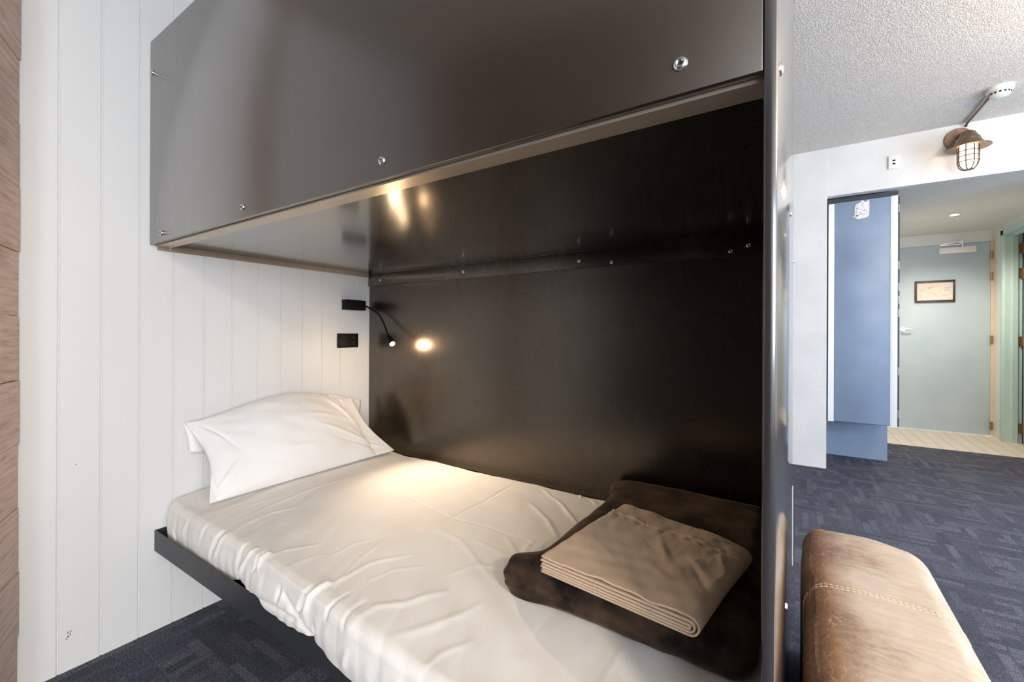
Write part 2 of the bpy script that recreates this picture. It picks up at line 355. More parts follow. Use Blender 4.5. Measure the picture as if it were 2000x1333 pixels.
# ------------------------------------------------------------------ entry hall
struct(box('wall_hall_left', .10, .62, 5.32, 6.72, 0, HC, M['hallpaint']))
mb = MB(); mb.box(.2, 1.86, 6.745, 6.82, 0, HC); mb.box(.2, 1.86, 6.715, 6.745, 2.092, HC); mb.box(1.778, 1.86, 6.715, 6.745, 0, 2.092)
struct(mb.build('wall_hall_back', M['hallpaint']))
mb = MB(); mb.box(1.78, 1.88, 6.46, 6.72, 0, HC); mb.box(1.78, 1.88, 5.55, 6.46, 2.12, HC); mb.box(1.78, 1.88, 4.392, 5.55, 0, HC)
struct(mb.build('wall_hall_right', M['hallpaint']))
# entry door
d = struct(box('door_1', .86, 1.752, 6.70, 6.742, .006, 2.084, M['doorblue'], bev=.002))
mb = MB(); mb.box(1.752, 1.78, 6.69, 6.72, 0, 2.10); 
fr = struct(mb.build('trim_1', M['tanframe']))
struct(box('trim_2', .86, 1.752, 6.698, 6.72, 2.085, 2.094, M['doorblue']))
struct(box('trim_3', .86, 1.76, 6.672, 6.70, 0, .006, M['white']))
for z0 in (1.94, 1.71, 1.03, .11):
    mb = MB()
    for k in range(3): mb.cyl((1.753, 6.684, z0 - .045 + k * .031), (1.753, 6.684, z0 - .017 + k * .031), .008, n=12)
    mb.box(1.753, 1.772, 6.688, 6.692, z0 - .045, z0 + .045)
    mb.build('hinge', M['brass'], d)
cl = MB().box(1.345, 1.635, 6.655, 6.70, 1.982, 2.048, .004).build('door_closer', M['whiteplastic'], d, angle=40)
mb = MB(); mb.box(1.352, 1.50, 6.668, 6.682, 2.10, 2.112, rot=Matrix.Rotation(-.16, 3, 'Y'), ctr=Vector((1.50, 6.675, 2.11)))
mb.box(1.345, 1.53, 6.672, 6.70, 2.072, 2.082); mb.cyl((1.53, 6.675, 2.05), (1.53, 6.675, 2.09), .012)
mb.box(1.497, 1.535, 6.664, 6.676, 2.085, 2.118, rot=Matrix.Rotation(.6, 3, 'Y'), ctr=Vector((1.515, 6.67, 2.10)))
mb.build('closer_arm', M['chrome'], cl)
mb = MB(); mb.cyl((1.045, 6.70, 1.145), (1.045, 6.688, 1.145), .024); mb.cyl((1.045, 6.69, 1.145), (1.045, 6.65, 1.145), .008)
mb.tube([(1.045, 6.65, 1.145), (1.07, 6.646, 1.145), (1.125, 6.65, 1.145)], .008)
mb.build('door_handle', M['chrome'], d, angle=50)
# framed notice on the door
nf = thing('framed_notice', (1.312, 6.69, 1.452), 'dark wooden framed paper notice hung on the grey-blue entry door', 'picture frame')
mb = MB()
for (x0, x1, z0, z1) in [(1.146, 1.478, 1.672, 1.694), (1.146, 1.478, 1.450, 1.472), (1.146, 1.164, 1.472, 1.672), (1.460, 1.478, 1.472, 1.672)]: mb.box(x0, x1, 6.678, 6.699, z0, z1, .003)
mb.build('frame', mat('dark_wood_frame', (.05, .032, .022), .4)[0], nf, angle=40)
pp = box('notice_paper', 1.160, 1.464, 6.694, 6.699, 1.468, 1.676, M['paper'], nf)
mb = MB()
for k, (x0, x1, z) in enumerate([(1.26, 1.31, 1.615), (1.27, 1.37, 1.622), (1.18, 1.24, 1.595), (1.18, 1.225, 1.575), (1.39, 1.445, 1.61), (1.395, 1.44, 1.590), (1.385, 1.44, 1.575), (1.18, 1.215, 1.535), (1.225, 1.25, 1.520), (1.37, 1.41, 1.525), (1.24, 1.33, 1.545), (1.42, 1.445, 1.49)]):
    box('printed_line', x0, x1, 6.6933, 6.694, z, z + .0025, M['ink'], pp)
box('printed_mark', 1.262, 1.272, 6.6933, 6.694, 1.600, 1.610, M['ink'], pp); box('printed_mark', 1.195, 1.203, 6.6933, 6.694, 1.505, 1.513, M['ink'], pp)
# bathroom doorway on the right with its open door
mb = MB(); mb.box(1.762, 1.78, 6.405, 6.475, 0, 2.15, .003); mb.box(1.762, 1.78, 5.50, 6.475, 2.10, 2.15, .003); struct(mb.build('trim_4', M['aqua'], angle=40))
mb = MB(); mb.box(1.775, 1.895, 6.40, 6.46, 0, 2.12); mb.box(1.825, 1.862, 6.385, 6.40, 0, 2.105); mb.box(1.775, 1.895, 5.55, 6.40, 2.095, 2.12); mb.box(1.825, 1.862, 5.55, 6.39, 2.08, 2.095)
struct(mb.build('trim_5', M['aqua']))
d2 = struct(box('door_2', 1.898, 2.62, 6.345, 6.385, .012, 2.075, M['doorblue'], bev=.002))
for z0 in (1.95, 1.70, 1.02, .148):
    mb = MB(); mb.box(1.868, 1.897, 6.383, 6.388, z0 - .05, z0 + .05); mb.box(1.900, 1.930, 6.340, 6.3455, z0 - .05, z0 + .05)
    for k in range(3): mb.cyl((1.896, 6.338, z0 - .05 + k * .034), (1.896, 6.338, z0 - .02 + k * .034), .009, n=12)
    mb.build('hinge', M['brass'], d2)
mb = MB(); mb.box(1.88, 3.1, 6.55, 6.6, 0, HC); mb.box(3.05, 3.1, 4.8, 6.55, 0, HC); mb.box(1.88, 3.1, 4.75, 4.8, 0, HC)
struct(mb.build('wall_bathroom', M['darkroom']))
# recessed downlight
dl = thing('downlight', (1.254, 5.708, HC), 'small round recessed downlight glowing in the low hall ceiling', 'ceiling light')
MB().lathe([(.045, 0), (.045, -.003), (.034, -.004), (.032, 0)], (1.254, 5.708, HC)).build('rim', M['whiteplastic'], dl, smooth=True)
MB().cyl((1.254, 5.708, HC - .0015), (1.254, 5.708, HC - .0005), .031).build('lens', M['downled'], dl)
light('downlight_light', 'SPOT', (1.254, 5.708, HC - .02), 85, (1.0, 0.88, 0.72), (0, 0, 0), 0.03, spot=2.6, blend=.7)

# ------------------------------------------------------------------ wardrobe in the recess
wd = thing('wardrobe', (.44, 4.86, 0), 'tall slate-blue wardrobe with white side strips overhanging its base', 'wardrobe')
box('carcass', .222, .662, 4.418, 5.31, .372, 2.185, M['wardedge'], wd)
box('door', .268, .611, 4.398, 4.417, .378, 2.152, M['wardrobe'], wd, .001)
box('side_strip', .226, .266, 4.400, 4.4175, .372, 2.150, M['white'], wd, .002)
box('side_strip', .613, .657, 4.400, 4.4175, .372, 2.165, M['white'], wd, .002)
box('top_rail', .222, .655, 4.396, 4.4175, 2.154, 2.186, M['wardedge'], wd)
box('base_panel', .240, .662, 4.86, 5.31, 0, .372, M['wardrobe'], wd)
for (x, z) in [(.285, 2.135), (.428, 2.136), (.575, 2.138), (.44, 1.273), (.587, 1.273), (.30, .39)]: MB().cyl((x, 4.3985, z), (x, 4.3965, z), .0026, n=10).build('screw', M['satin'], wd)
el = box('door_edge', .6595, .672, 4.43, 4.45, .372, 2.15, M['wardedge'], wd)
for z0 in (2.06, 1.62, 1.45, 1.35, 1.25, .80, .47):
    MB().cyl((.666, 4.428, z0 - .026), (.666, 4.428, z0 + .026), .0042, n=10).box(.662, .671, 4.4275, 4.4295, z0 - .03, z0 + .03).build('hinge', M['satin'], el)
# torn sticker
st = thing('sticker', (.42, 4.397, 2.0), 'torn white sticker with a dark line drawing on the wardrobe door', 'sticker')
def stk(px, py): return (.3855 + (px - 440) / 700. * .0995, 0, 2.000 + (1180 - py) / 860. * .146 + (px - 440) / 700 * .002)
outl = [(440, 1040), (500, 990), (515, 830), (505, 700), (530, 560), (560, 480), (640, 440), (720, 415), (790, 335), (850, 315), (900, 350), (940, 410), (1000, 410), (1060, 365), (1140, 345), (1145, 700), (1130, 1050), (1080, 1110), (940, 1155), (830, 1150), (720, 1180), (600, 1160), (570, 1100)]
MB().prism([Vector(stk(*q)) + Vector((0, 4.3975, 0)) for q in outl], (0, -.0008, 0)).build('backing', M['sticker'], st)
mb = MB()
def ink(px, py, rx, ry, a=0):
    mb.poly([Vector(stk(px + rx * math.cos(t) * math.cos(a) - ry * math.sin(t) * math.sin(a), py + rx * math.cos(t) * math.sin(a) + ry * math.sin(t) * math.cos(a))) + Vector((0, 4.3963, 0)) for t in [k * PI / 5 for k in range(10)]])
ink(600, 1010, 80, 30, -.1); ink(610, 660, 26, 30); ink(605, 560, 30, 12, .5); ink(600, 740, 12, 40); ink(700, 960, 12, 50)
ink(930, 790, 60, 14, -.45); ink(1020, 820, 10, 30, .6); ink(1030, 890, 8, 28); ink(960, 970, 45, 9, .1); ink(880, 960, 10, 40, .3)
ink(870, 640, 26, 8, .6); ink(780, 720, 70, 6, -.1); ink(830, 560, 90, 5); ink(830, 480, 70, 5); ink(830, 430, 6, 60); ink(840, 390, 30, 5, .4)
ink(780, 900, 8, 70, .4); ink(740, 860, 6, 60, -.3); ink(820, 960, 5, 60); ink(580, 860, 10, 70, -.2)
mb.build('drawing', M['darkink'], st)

# ------------------------------------------------------------------ fittings on ceiling and far wall
sd = thing('smoke_detector', (1.03, 3.80, CEIL), 'white round smoke detector on the stippled ceiling', 'smoke detector')
MB().lathe([(.0, 0), (.058, 0), (.060, -.022), (.056, -.026), (.0, -.026)], (1.03, 3.80, CEIL)).build('base', M['whiteplastic'], sd, angle=40)
MB().lathe([(.044, -.026), (.046, -.048), (.036, -.056), (.0, -.058)], (1.03, 3.80, CEIL)).build('sensor_head', M['whiteplastic'], sd, angle=40)
mb = MB()
for k in range(14):
    a = k * 2 * PI / 14; mb.box(1.03 + .0462 - .002, 1.03 + .0462 + .001, 3.80 - .005, 3.80 + .005, CEIL - .044, CEIL - .034, rot=Matrix.Rotation(a, 3, 'Z'), ctr=Vector((1.03, 3.80, CEIL)))
mb.build('vents', M['darkhole'], sd)
cd = MB().tube([(1.012, 3.858, CEIL - .012), (1.010, 3.95, CEIL - .012), (1.008, 4.10, CEIL - .012), (1.004, 4.285, CEIL - .012), (1.000, 4.30, CEIL - .03)], .0075, 12).build('conduit', M['bronze'], None, smooth=True)
tag(cd, 'thin copper-coloured conduit running along the ceiling to the caged wall lantern', 'conduit')
sw = thing('switch_plate', (.618, FAR, 2.31), 'small white switch plate with two dark buttons beside the wall lantern', 'light switch')
box('plate', .586, .648, FAR - .009, FAR, 2.335, 2.432, M['whiteplastic'], sw, .002)
box('button', .610, .626, FAR - .0105, FAR - .009, 2.388, 2.400, M['darkhole'], sw); box('button', .610, .626, FAR - .0105, FAR - .009, 2.364, 2.376, M['darkhole'], sw)
# nautical caged lantern
ln = thing('wall_lantern', (.984, 4.29, 2.22), 'caged nautical lantern with weathered copper hood on the header wall', 'wall lamp')
MB().cyl((.965, FAR, 2.475), (.965, FAR - .018, 2.475), .078, .070, 40).build('back_plate', M['bronze'], ln, angle=40)
L0 = (.988, 4.195, 2.37)
MB().tube([(.965, FAR - .01, 2.475), (.972, 4.255, 2.485), (.985, 4.215, 2.478), (.988, 4.195, 2.465)], .016, 14).build('arm', M['bronze'], ln, smooth=True)
MB().lathe([(.0, .112), (.022, .110), (.036, .100), (.044, .082), (.046, .074), (.056, .066), (.062, .050), (.064, .040), (.072, .030), (.078, .014), (.112, .000), (.114, -.004), (.108, -.006), (.074, .006), (.060, .010)], L0, 48).build('hood', M['bronze'], ln, smooth=True)
MB().lathe([(.043, .012), (.045, -.02), (.045, -.095), (.040, -.122), (.026, -.140), (.0, -.147)], L0, 32).build('glass_globe', M['globe'], ln, smooth=True)
mb = MB()
for k in range(4):
    a = k * PI / 4 + .35; ca, sa = math.cos(a), math.sin(a)
    pts = [(r * ca + L0[0], r * sa + L0[1], z + L0[2]) for r, z in [(.053, .01), (.053, -.10), (.046, -.13), (.030, -.150), (0, -.156), (-.030, -.150), (-.046, -.13), (-.053, -.10), (-.053, .01)]]
    mb.tube(pts, .0034, 8)
for z in (-.03, -.065, -.10): mb.tube([(.054 * math.cos(t) + L0[0], .054 * math.sin(t) + L0[1], z + L0[2]) for t in [k * PI / 14 for k in range(28)]], .0030, 6, closed=True)
mb.build('wire_cage', M['cage'], ln, smooth=True)
light('lantern_light', 'POINT', (.988, 4.195, 2.29), 34, (1.0, 0.68, 0.40), size=.05)
# ceiling lamp added behind the camera as warm fill for the bed front
cl_ = thing('added_ceiling_lamp', (1.9, -1.1, CEIL), 'round white flush ceiling lamp added out of view for warm fill', 'ceiling light')
MB().lathe([(0, 0), (.2, 0), (.21, -.05), (.19, -.10), (.0, -.12)], (1.9, -1.1, CEIL)).build('drum', M['lampbody'], cl_, angle=40)
gl = thing('added_globe_lamp', (1.55, 2.5, CEIL), 'white glass globe lamp added out of view for warm fill on ceiling and carpet', 'ceiling light')  # globe added out of frame to warm the ceiling and right-hand carpet
MB().cyl((1.55, 2.5, CEIL), (1.55, 2.5, 2.33), .012).build('stem', M['bronze'], gl, angle=40)
MB().lathe([(0, -.245), (.03, -.25), (.05, -.285), (.0, -.29)], (1.55, 2.5, CEIL)).build('collar', M['bronze'], gl, smooth=True)
MB().lathe([(.05, -.29)] + [(.05 * math.cos(t), -.31 - .05 * math.sin(t)) for t in [k * PI / 16 for k in range(9)]], (1.55, 2.5, CEIL)).build('bulb', M['globe'], gl, smooth=True)
# dark bunk added opposite, out of view, to darken the laminate reflections
ob = thing('added_dark_bunk', (-.7, -2.1, 0), 'dark brown laminate bunk added opposite, out of view, for dark reflections', 'bunk bed')
mb = MB(); mb.box(-1.93, .45, -2.59, -2.57, 0, 2.5); mb.build('back_panel', M['guard'], ob)
box('upper_guard', -1.93, .45, -1.66, -1.64, 1.39, 2.5, M['guard'], ob); box('lower_guard', -1.93, .45, -1.66, -1.64, 0.05, .9, M['guard'], ob)
box('end_panel', .45, .47, -2.59, -1.62, 0, 2.57, M['guard'], ob); box('deck', -1.93, .45, -2.57, -1.66, 1.40, 1.43, M['guard'], ob); box('deck', -1.93, .45, -2.57, -1.66, .30, .33, M['guard'], ob)

# ================================================================== BUNK
BX0, BX1 = -1.937, -.033
bunk = thing('bunk_bed', (-.985, 1.08, 0), 'black laminate built-in bunk bed with bolted guard panel and end panel', 'bunk bed')
ep = box('end_panel', -.033, -.018, .59, 2.42, 0, 2.578, M['endpanel'], bunk, .005)
for q in ep.data.vertices:      # outer face runs very slightly out towards the far end
    if q.co.x > -.026: q.co.x += (q.co.y - .59) / 1.83 * .0095
box('edge_strip', -.0085, -.0055, 2.421, 2.43, 0, .37, M['white'], bunk)
box('back_panel', BX0, BX1, 1.548, 1.566, 0, 2.45, M['panel'], bunk)
box('guard_panel', BX0, BX1, .590, .604, 1.3965, 2.122, M['guard'], bunk, .0012)
lp = MB(); lp.box(BX0, BX1, .6075, .650, 1.392, 1.3955); lp.box(BX0, BX1, .6075, .611, 1.3955, 1.43); lp.build('front_angle', M['ironlip'], bunk)
box('upper_deck', BX0, BX1, .6115, 1.5475, 1.402, 1.420, M['under'], bunk)
mb = MB(); mb.box(BX0, BX0 + .012, .6505, 1.532, 1.386, 1.4015); mb.box(BX0, BX0 + .004, .612, 1.532, 1.380, 1.3915); mb.build('wall_angle', M['ironlip'], bunk)
box('end_angle', -.079, BX1, .651, 1.532, 1.3975, 1.4015, M['panel'], bunk)
mb = MB(); mb.box(BX0, BX1, 1.5395, 1.5475, 1.334, 1.396, .0012); mb.box(BX0, BX1, 1.5365, 1.5475, 1.3975, 1.4015, .0008); mb.build('back_strip', M['panel'], bunk, angle=40)
mb = MB(); mb.box(BX0, BX1, .607, .6105, .292, .366, .0006); mb.box(BX0, BX0 + .0035, .6105, 1.545, .292, .366); mb.box(BX0, BX1, .6105, .65, .292, .296)
mb.build('bed_rail', M['steel'], bunk)
box('bed_base', BX0 + .004, BX1, .650, 1.545, .2965, .306, M['panel'], bunk)
# bolts: one bolt with its recess, then copies
def make_bolt(p, rot=0.0, s=1.0, first=[None]):
    if first[0] is None:
        R = Matrix.Rotation(PI / 2, 4, 'X')
        a = MB().lathe([(0, .0018), (.0036, .0018), (.0042, .0045), (.0060, .0044), (.0080, .0032), (.0092, .0010), (.0094, 0)], (0, 0, 0), 24, R).build('bolt', M['bolt'], None, smooth=True)
        b_ = MB().cyl((0, -.0016, 0), (0, -.0021, 0), .0035, n=6).build('hex_recess', M['socket'], None)
        b_.parent = a; first[0] = (a, b_); o = a
    else:
        o = first[0][0].copy(); COL.objects.link(o); c = first[0][1].copy(); COL.objects.link(c); c.parent = o; c.location = (0, 0, 0)
    o.parent = bunk; o.location = Vector(p) - bunk.location; o.rotation_euler = (0, 0, rot); o.scale = (s, s, s)
for p in [(-.126, .5898, 1.435), (-.701, .5898, 1.432), (-1.268, .5898, 1.426), (-1.832, .5898, 1.424), (-1.921, .5898, 2.007)]: make_bolt(p)
for (x, z) in [(-1.841, 1.362), (-1.272, 1.364), (-.698, 1.363), (-.567, 1.347), (-.173, 1.348), (-.123, 1.362)]: make_bolt((x, 1.5393, z), s=.78)
for (y, z) in [(.645, 1.42), (1.47, 1.428), (2.385, 1.42), (1.10, .50)]: make_bolt((-.018 + (y - .59) / 1.83 * .0095, y, z), PI / 2, .9)

# ------------------------------------------------------------------ mattress and cover
mt = box('mattress', -1.905, -.045, .655, 1.535, .3065, .452, M['mattress'], None, .03)
tag(mt, 'thick white mattress lying in the steel rail of the lower bunk under the cover', 'mattress')
CREASES = [
    ('t', -0.0022, 0.005, [(-1.548, 1.223, 0.483), (-1.176, 1.122, 0.483), (-0.928, 1.063, 0.483), (-0.786, 1.078, 0.483), (-0.63, 1.062, 0.483)]),
    ('t', -0.0022, 0.005, [(-0.94, 1.49, 0.483), (-0.922, 1.234, 0.483), (-0.928, 1.063, 0.483), (-0.943, 0.861, 0.483)]),
    ('t', 0.002, 0.006, [(-0.276, 0.812, 0.483), (-0.285, 0.707, 0.483)]),
    ('t', 0.009, 0.00806, [(-0.815, 1.469, 0.483), (-0.677, 1.364, 0.483), (-0.575, 1.257, 0.483)]),
    ('t', 0.008, 0.00868, [(-0.778, 1.314, 0.483), (-0.663, 1.226, 0.483), (-0.585, 1.14, 0.483)]),
    ('t', 0.006, 0.00558, [(-0.69, 1.534, 0.483), (-0.655, 1.47, 0.483)]),
    ('t', 0.005, 0.008, [(-0.62, 1.487, 0.483), (-0.584, 1.443, 0.483)]),
    ('t', 0.005, 0.00744, [(-0.699, 1.049, 0.483), (-0.619, 0.982, 0.483)]),
    ('t', 0.004, 0.00744, [(-0.63, 1.076, 0.483), (-0.607, 0.958, 0.483)]),
    ('t', 0.006, 0.00744, [(-1.431, 0.612, 0.483), (-1.478, 0.696, 0.483), (-1.49, 0.785, 0.483), (-1.45, 0.854, 0.483)]),
    ('t', 0.005, 0.00682, [(-1.214, 0.602, 0.483), (-1.192, 0.674, 0.483), (-1.142, 0.736, 0.483)]),
    ('t', 0.004, 0.00558, [(-0.917, 0.617, 0.483), (-0.974, 0.746, 0.483), (-0.989, 0.845, 0.483)]),
    ('t', 0.006, 0.00806, [(-0.946, 0.598, 0.483), (-0.938, 0.659, 0.483), (-0.93, 0.744, 0.483), (-0.87, 0.831, 0.483)]),
    ('t', 0.006, 0.00992, [(-0.781, 0.586, 0.483), (-0.78, 0.638, 0.483), (-0.728, 0.695, 0.483), (-0.687, 0.769, 0.483)]),
    ('t', 0.005, 0.01116, [(-0.67, 0.612, 0.483), (-0.631, 0.675, 0.483), (-0.591, 0.764, 0.483)]),
    ('t', 0.005, 0.00868, [(-1.528, 0.686, 0.483), (-1.546, 0.801, 0.483), (-1.542, 0.95, 0.483), (-1.53, 1.17, 0.483)]),
    ('t', 0.003, 0.0062, [(-1.604, 0.635, 0.483), (-1.635, 0.741, 0.483), (-1.581, 0.893, 0.483)]),
    ('t', 0.008, 0.03, [(-0.746, 0.897, 0.483), (-0.563, 0.782, 0.483), (-0.44, 0.696, 0.483)]),
    ('t', -0.005, 0.03, [(-0.866, 0.884, 0.483), (-0.619, 0.745, 0.483), (-0.465, 0.648, 0.483)]),
    ('t', 0.004, 0.0062, [(-0.592, 0.911, 0.483), (-0.573, 0.966, 0.483)]),
    ('t', 0.004, 0.0093, [(-0.894, 0.978, 0.483), (-0.801, 0.962, 0.483), (-0.621, 0.864, 0.483)]),
    ('s', 0.0045, 0.006, [(-1.664, 0.629, 0.466), (-1.48, 0.628, 0.466), (-1.372, 0.632, 0.466), (-1.203, 0.617, 0.466), (-1.053, 0.6, 0.466), (-0.939, 0.593, 0.466), (-0.788, 0.579, 0.466), (-0.701, 0.571, 0.466), (-0.603, 0.569, 0.466), (-0.515, 0.565, 0.466)]),
    ('t', 0.003, 0.006, [(-1.054, 0.709, 0.483), (-1.057, 0.792, 0.483), (-1.009, 0.881, 0.483)]),
    ('t', 0.003, 0.005, [(-1.107, 0.626, 0.483), (-1.096, 0.691, 0.483), (-1.059, 0.728, 0.483)]),
    ('t', 0.003, 0.006, [(-0.872, 0.698, 0.483), (-0.852, 0.761, 0.483), (-0.799, 0.816, 0.483)]),
    ('t', 0.004, 0.008, [(-0.575, 0.576, 0.483), (-0.569, 0.623, 0.483), (-0.539, 0.68, 0.483)]),
    ('t', 0.002, 0.005, [(-1.797, 0.633, 0.483), (-1.669, 0.692, 0.483), (-1.67, 0.774, 0.483)]),
    ('t', 0.0015, 0.006, [(-1.224, 0.937, 0.483), (-1.19, 1.038, 0.483), (-1.084, 1.082, 0.483)]),
    ('t', 0.003, 0.008, [(-0.72, 0.826, 0.483), (-0.689, 0.889, 0.483), (-0.621, 0.919, 0.483)]),
    ('t', -0.003, 0.006, [(-0.997, 0.67, 0.483), (-0.911, 0.633, 0.483)]),
    ('t', -0.004, 0.006, [(-0.765, 1.439, 0.483), (-0.697, 1.368, 0.483)]),
    ('t', 0.004, 0.006, [(-0.562, 1.458, 0.483), (-0.543, 1.342, 0.483)]),
    ('t', 0.003, 0.008, [(-0.765, 0.987, 0.483), (-0.657, 0.972, 0.483), (-0.61, 0.988, 0.483)]),
    ('f', -0.01, 0.006, [(-1.234, 0.612, 0.504), (-1.239, 0.612, 0.472), (-1.242, 0.612, 0.433)]),
    ('f', 0.007, 0.007, [(-1.213, 0.612, 0.503), (-1.217, 0.612, 0.443)]),
    ('f', -0.008, 0.007, [(-1.336, 0.627, 0.461), (-1.36, 0.627, 0.367)]),
    ('f', 0.006, 0.007, [(-1.278, 0.612, 0.475), (-1.327, 0.627, 0.389)]),
    ('f', -0.008, 0.008, [(-1.485, 0.627, 0.465), (-1.522, 0.627, 0.383)]),
    ('f', 0.004, 0.007, [(-1.459, 0.627, 0.466), (-1.485, 0.627, 0.396)]),
    ('f', -0.011, 0.007, [(-0.958, 0.6, 0.491), (-0.976, 0.6, 0.454), (-0.993, 0.6, 0.411)]),
    ('f', 0.008, 0.008, [(-0.941, 0.6, 0.489), (-0.966, 0.6, 0.427)]),
    ('f', -0.009, 0.007, [(-1.067, 0.6, 0.428), (-0.993, 0.6, 0.401), (-0.934, 0.6, 0.38)]),
    ('f', -0.006, 0.006, [(-1.233, 0.612, 0.371), (-1.107, 0.6, 0.384), (-0.972, 0.6, 0.394)]),
    ('f', -0.006, 0.007, [(-1.088, 0.6, 0.435), (-1.095, 0.6, 0.407)]),
    ('f', -0.006, 0.006, [(-0.919, 0.6, 0.411), (-0.922, 0.6, 0.387)]),
    ('f', -0.004, 0.004, [(-1.818, 0.627, 0.4), (-1.805, 0.627, 0.358)]),
    ('f', -0.005, 0.006, [(-0.869, 0.6, 0.475), (-0.872, 0.6, 0.448)]),
    ('f', -0.004, 0.006, [(-0.814, 0.6, 0.475), (-0.8, 0.6, 0.457)]),
    ('f', 0.003, 0.008, [(-1.718, 0.627, 0.442), (-1.746, 0.627, 0.383)]),
    ('f', 0.004, 0.01, [(-0.782, 0.6, 0.412), (-0.799, 0.6, 0.374)]),
    ('f', -0.004, 0.008, [(-1.583, 0.627, 0.458), (-1.601, 0.627, 0.404)]),
]

XS = np.concatenate([[-1.9125, -1.912], np.linspace(-1.910, -.040, 560)])
NT = 300
def itp(x, pts): return np.interp(x, [p[0] for p in pts], [p[1] for p in pts])
def sm(a, b_, x): t = np.clip((x - a) / (b_ - a), 0, 1); return t * t * (3 - 2 * t)
def fbm(X, Y, Z, seeds, freq, octs=3):
    out = np.zeros_like(X); amp = 1.0; rs = np.random.RandomState(seeds)
    for o_ in range(octs):
        for k in range(5):
            d_ = rs.normal(size=3); d_ /= np.linalg.norm(d_); ph = rs.uniform(0, 6.28)
            out += amp * np.sin((X * d_[0] + Y * d_[1] + Z * d_[2]) * freq * rs.uniform(.7, 1.4) + ph) / 3
        amp *= .5; freq *= 2.1
    return out
P = np.zeros((len(XS), NT, 3)); Nn = np.zeros_like(P)
for i, x in enumerate(XS):
    xx = max(x, -1.91)
    yb = 1.5455 - .004 * abs(math.sin(xx * 9)) - .003 * abs(math.sin(xx * 23 + 1))
    yt = itp(xx, [(-1.91, .650), (-1.88, .634), (-1.80, .629), (-1.65, .626), (-1.36, .622), (-1.05, .598), (-.8, .578), (-.6, .567), (-.04, .562)])
    yo = itp(xx, [(-1.91, .640), (-1.88, .631), (-1.36, .627), (-1.27, .606), (-1.18, .598), (-.95, .592), (-.8, .583), (-.6, .572), (-.04, .568)])
    zb = itp(xx, [(-1.91, .335), (-1.40, .345), (-1.335, .370), (-1.25, .371), (-1.196, .372), (-1.148, .360), (-1.048, .362), (-.985, .370), (-.934, .377), (-.89, .368), (-.827, .357), (-.742, .350), (-.5, .335), (-.04, .335)])
    zf = .468 + .006 * math.sin(xx * 5); r = .028
    pts = []
    for t in np.linspace(0, 1, 60):
        y = yb + (yt + r - yb) * t
        z = .478 + .022 * (1 - sm(-1.9, -1.6, xx)) * (1 - t) + .008 * math.sin(PI * t) + (zf - .478) * sm(.6, 1, t) - .02 * sm(.05, 0, t)
        pts.append((y, z))
    for a in np.linspace(0, PI / 2, 12)[1:]: pts.append((yt + r - r * math.sin(a), zf - r + r * math.cos(a)))
    for t in np.linspace(0, 1, 14)[1:]:
        pts.append((yt + (yo - yt) * t - .006 * math.sin(PI * t), zf - r + (zb - zf + r) * t))
    pts = np.array(pts); seg = np.hypot(*np.diff(pts, axis=0).T); S = np.concatenate([[0], np.cumsum(seg)]); ss = np.linspace(0, S[-1], NT)
    y = np.interp(ss, S, pts[:, 0]); z = np.interp(ss, S, pts[:, 1])
    ty = np.gradient(y); tz = np.gradient(z); L_ = np.hypot(ty, tz)
    P[i, :, 0] = xx; P[i, :, 1] = y; P[i, :, 2] = z; Nn[i, :, 1] = tz / L_; Nn[i, :, 2] = -ty / L_
X, Y, Z = P[..., 0], P[..., 1], P[..., 2]
D = np.zeros_like(X)
for kind, amp, w, pl in CREASES:
    CS = 1.25 if (kind == 't' and w < .0055 and amp < 0) else (.55 if kind == 't' else 1.15)
    dm = np.full_like(X, 9.0); tp = np.zeros_like(X); pl = np.array(pl); seg = np.linalg.norm(np.diff(pl, axis=0), axis=1); cum = np.concatenate([[0], np.cumsum(seg)]) / seg.sum()
    for k in range(len(pl) - 1):
        a, b_ = pl[k], pl[k + 1]; ab = b_ - a; l2 = (ab ** 2).sum()
        if kind == 'f':      # puckers down the front: measured in the front plane only
            l2 = ab[0] ** 2 + ab[2] ** 2; t = np.clip(((X - a[0]) * ab[0] + (Z - a[2]) * ab[2]) / l2, 0, 1)
            d_ = np.sqrt((X - a[0] - t * ab[0]) ** 2 + (Z - a[2] - t * ab[2]) ** 2 + (np.maximum(Y - .635, 0) * .8) ** 2)
        else:
            t = np.clip(((X - a[0]) * ab[0] + (Y - a[1]) * ab[1] + (Z - a[2]) * ab[2]) / l2, 0, 1)
            d_ = np.sqrt((X - a[0] - t * ab[0]) ** 2 + (Y - a[1] - t * ab[1]) ** 2 + ((Z - a[2] - t * ab[2]) * (1.0 if kind == 's' else .25)) ** 2)
        m_ = d_ < dm; dm[m_] = d_[m_]; tp[m_] = (cum[k] + t * (cum[k + 1] - cum[k]))[m_]
    D += CS * amp * np.exp(-(dm / w) ** 2) * (.35 + .65 * np.sin(PI * np.clip(tp, .03, .97)) ** .6)
front = sm(.47, .40, Z)
D += .0022 * fbm(X, Y * 1.4, Z, 3, 14, 3)
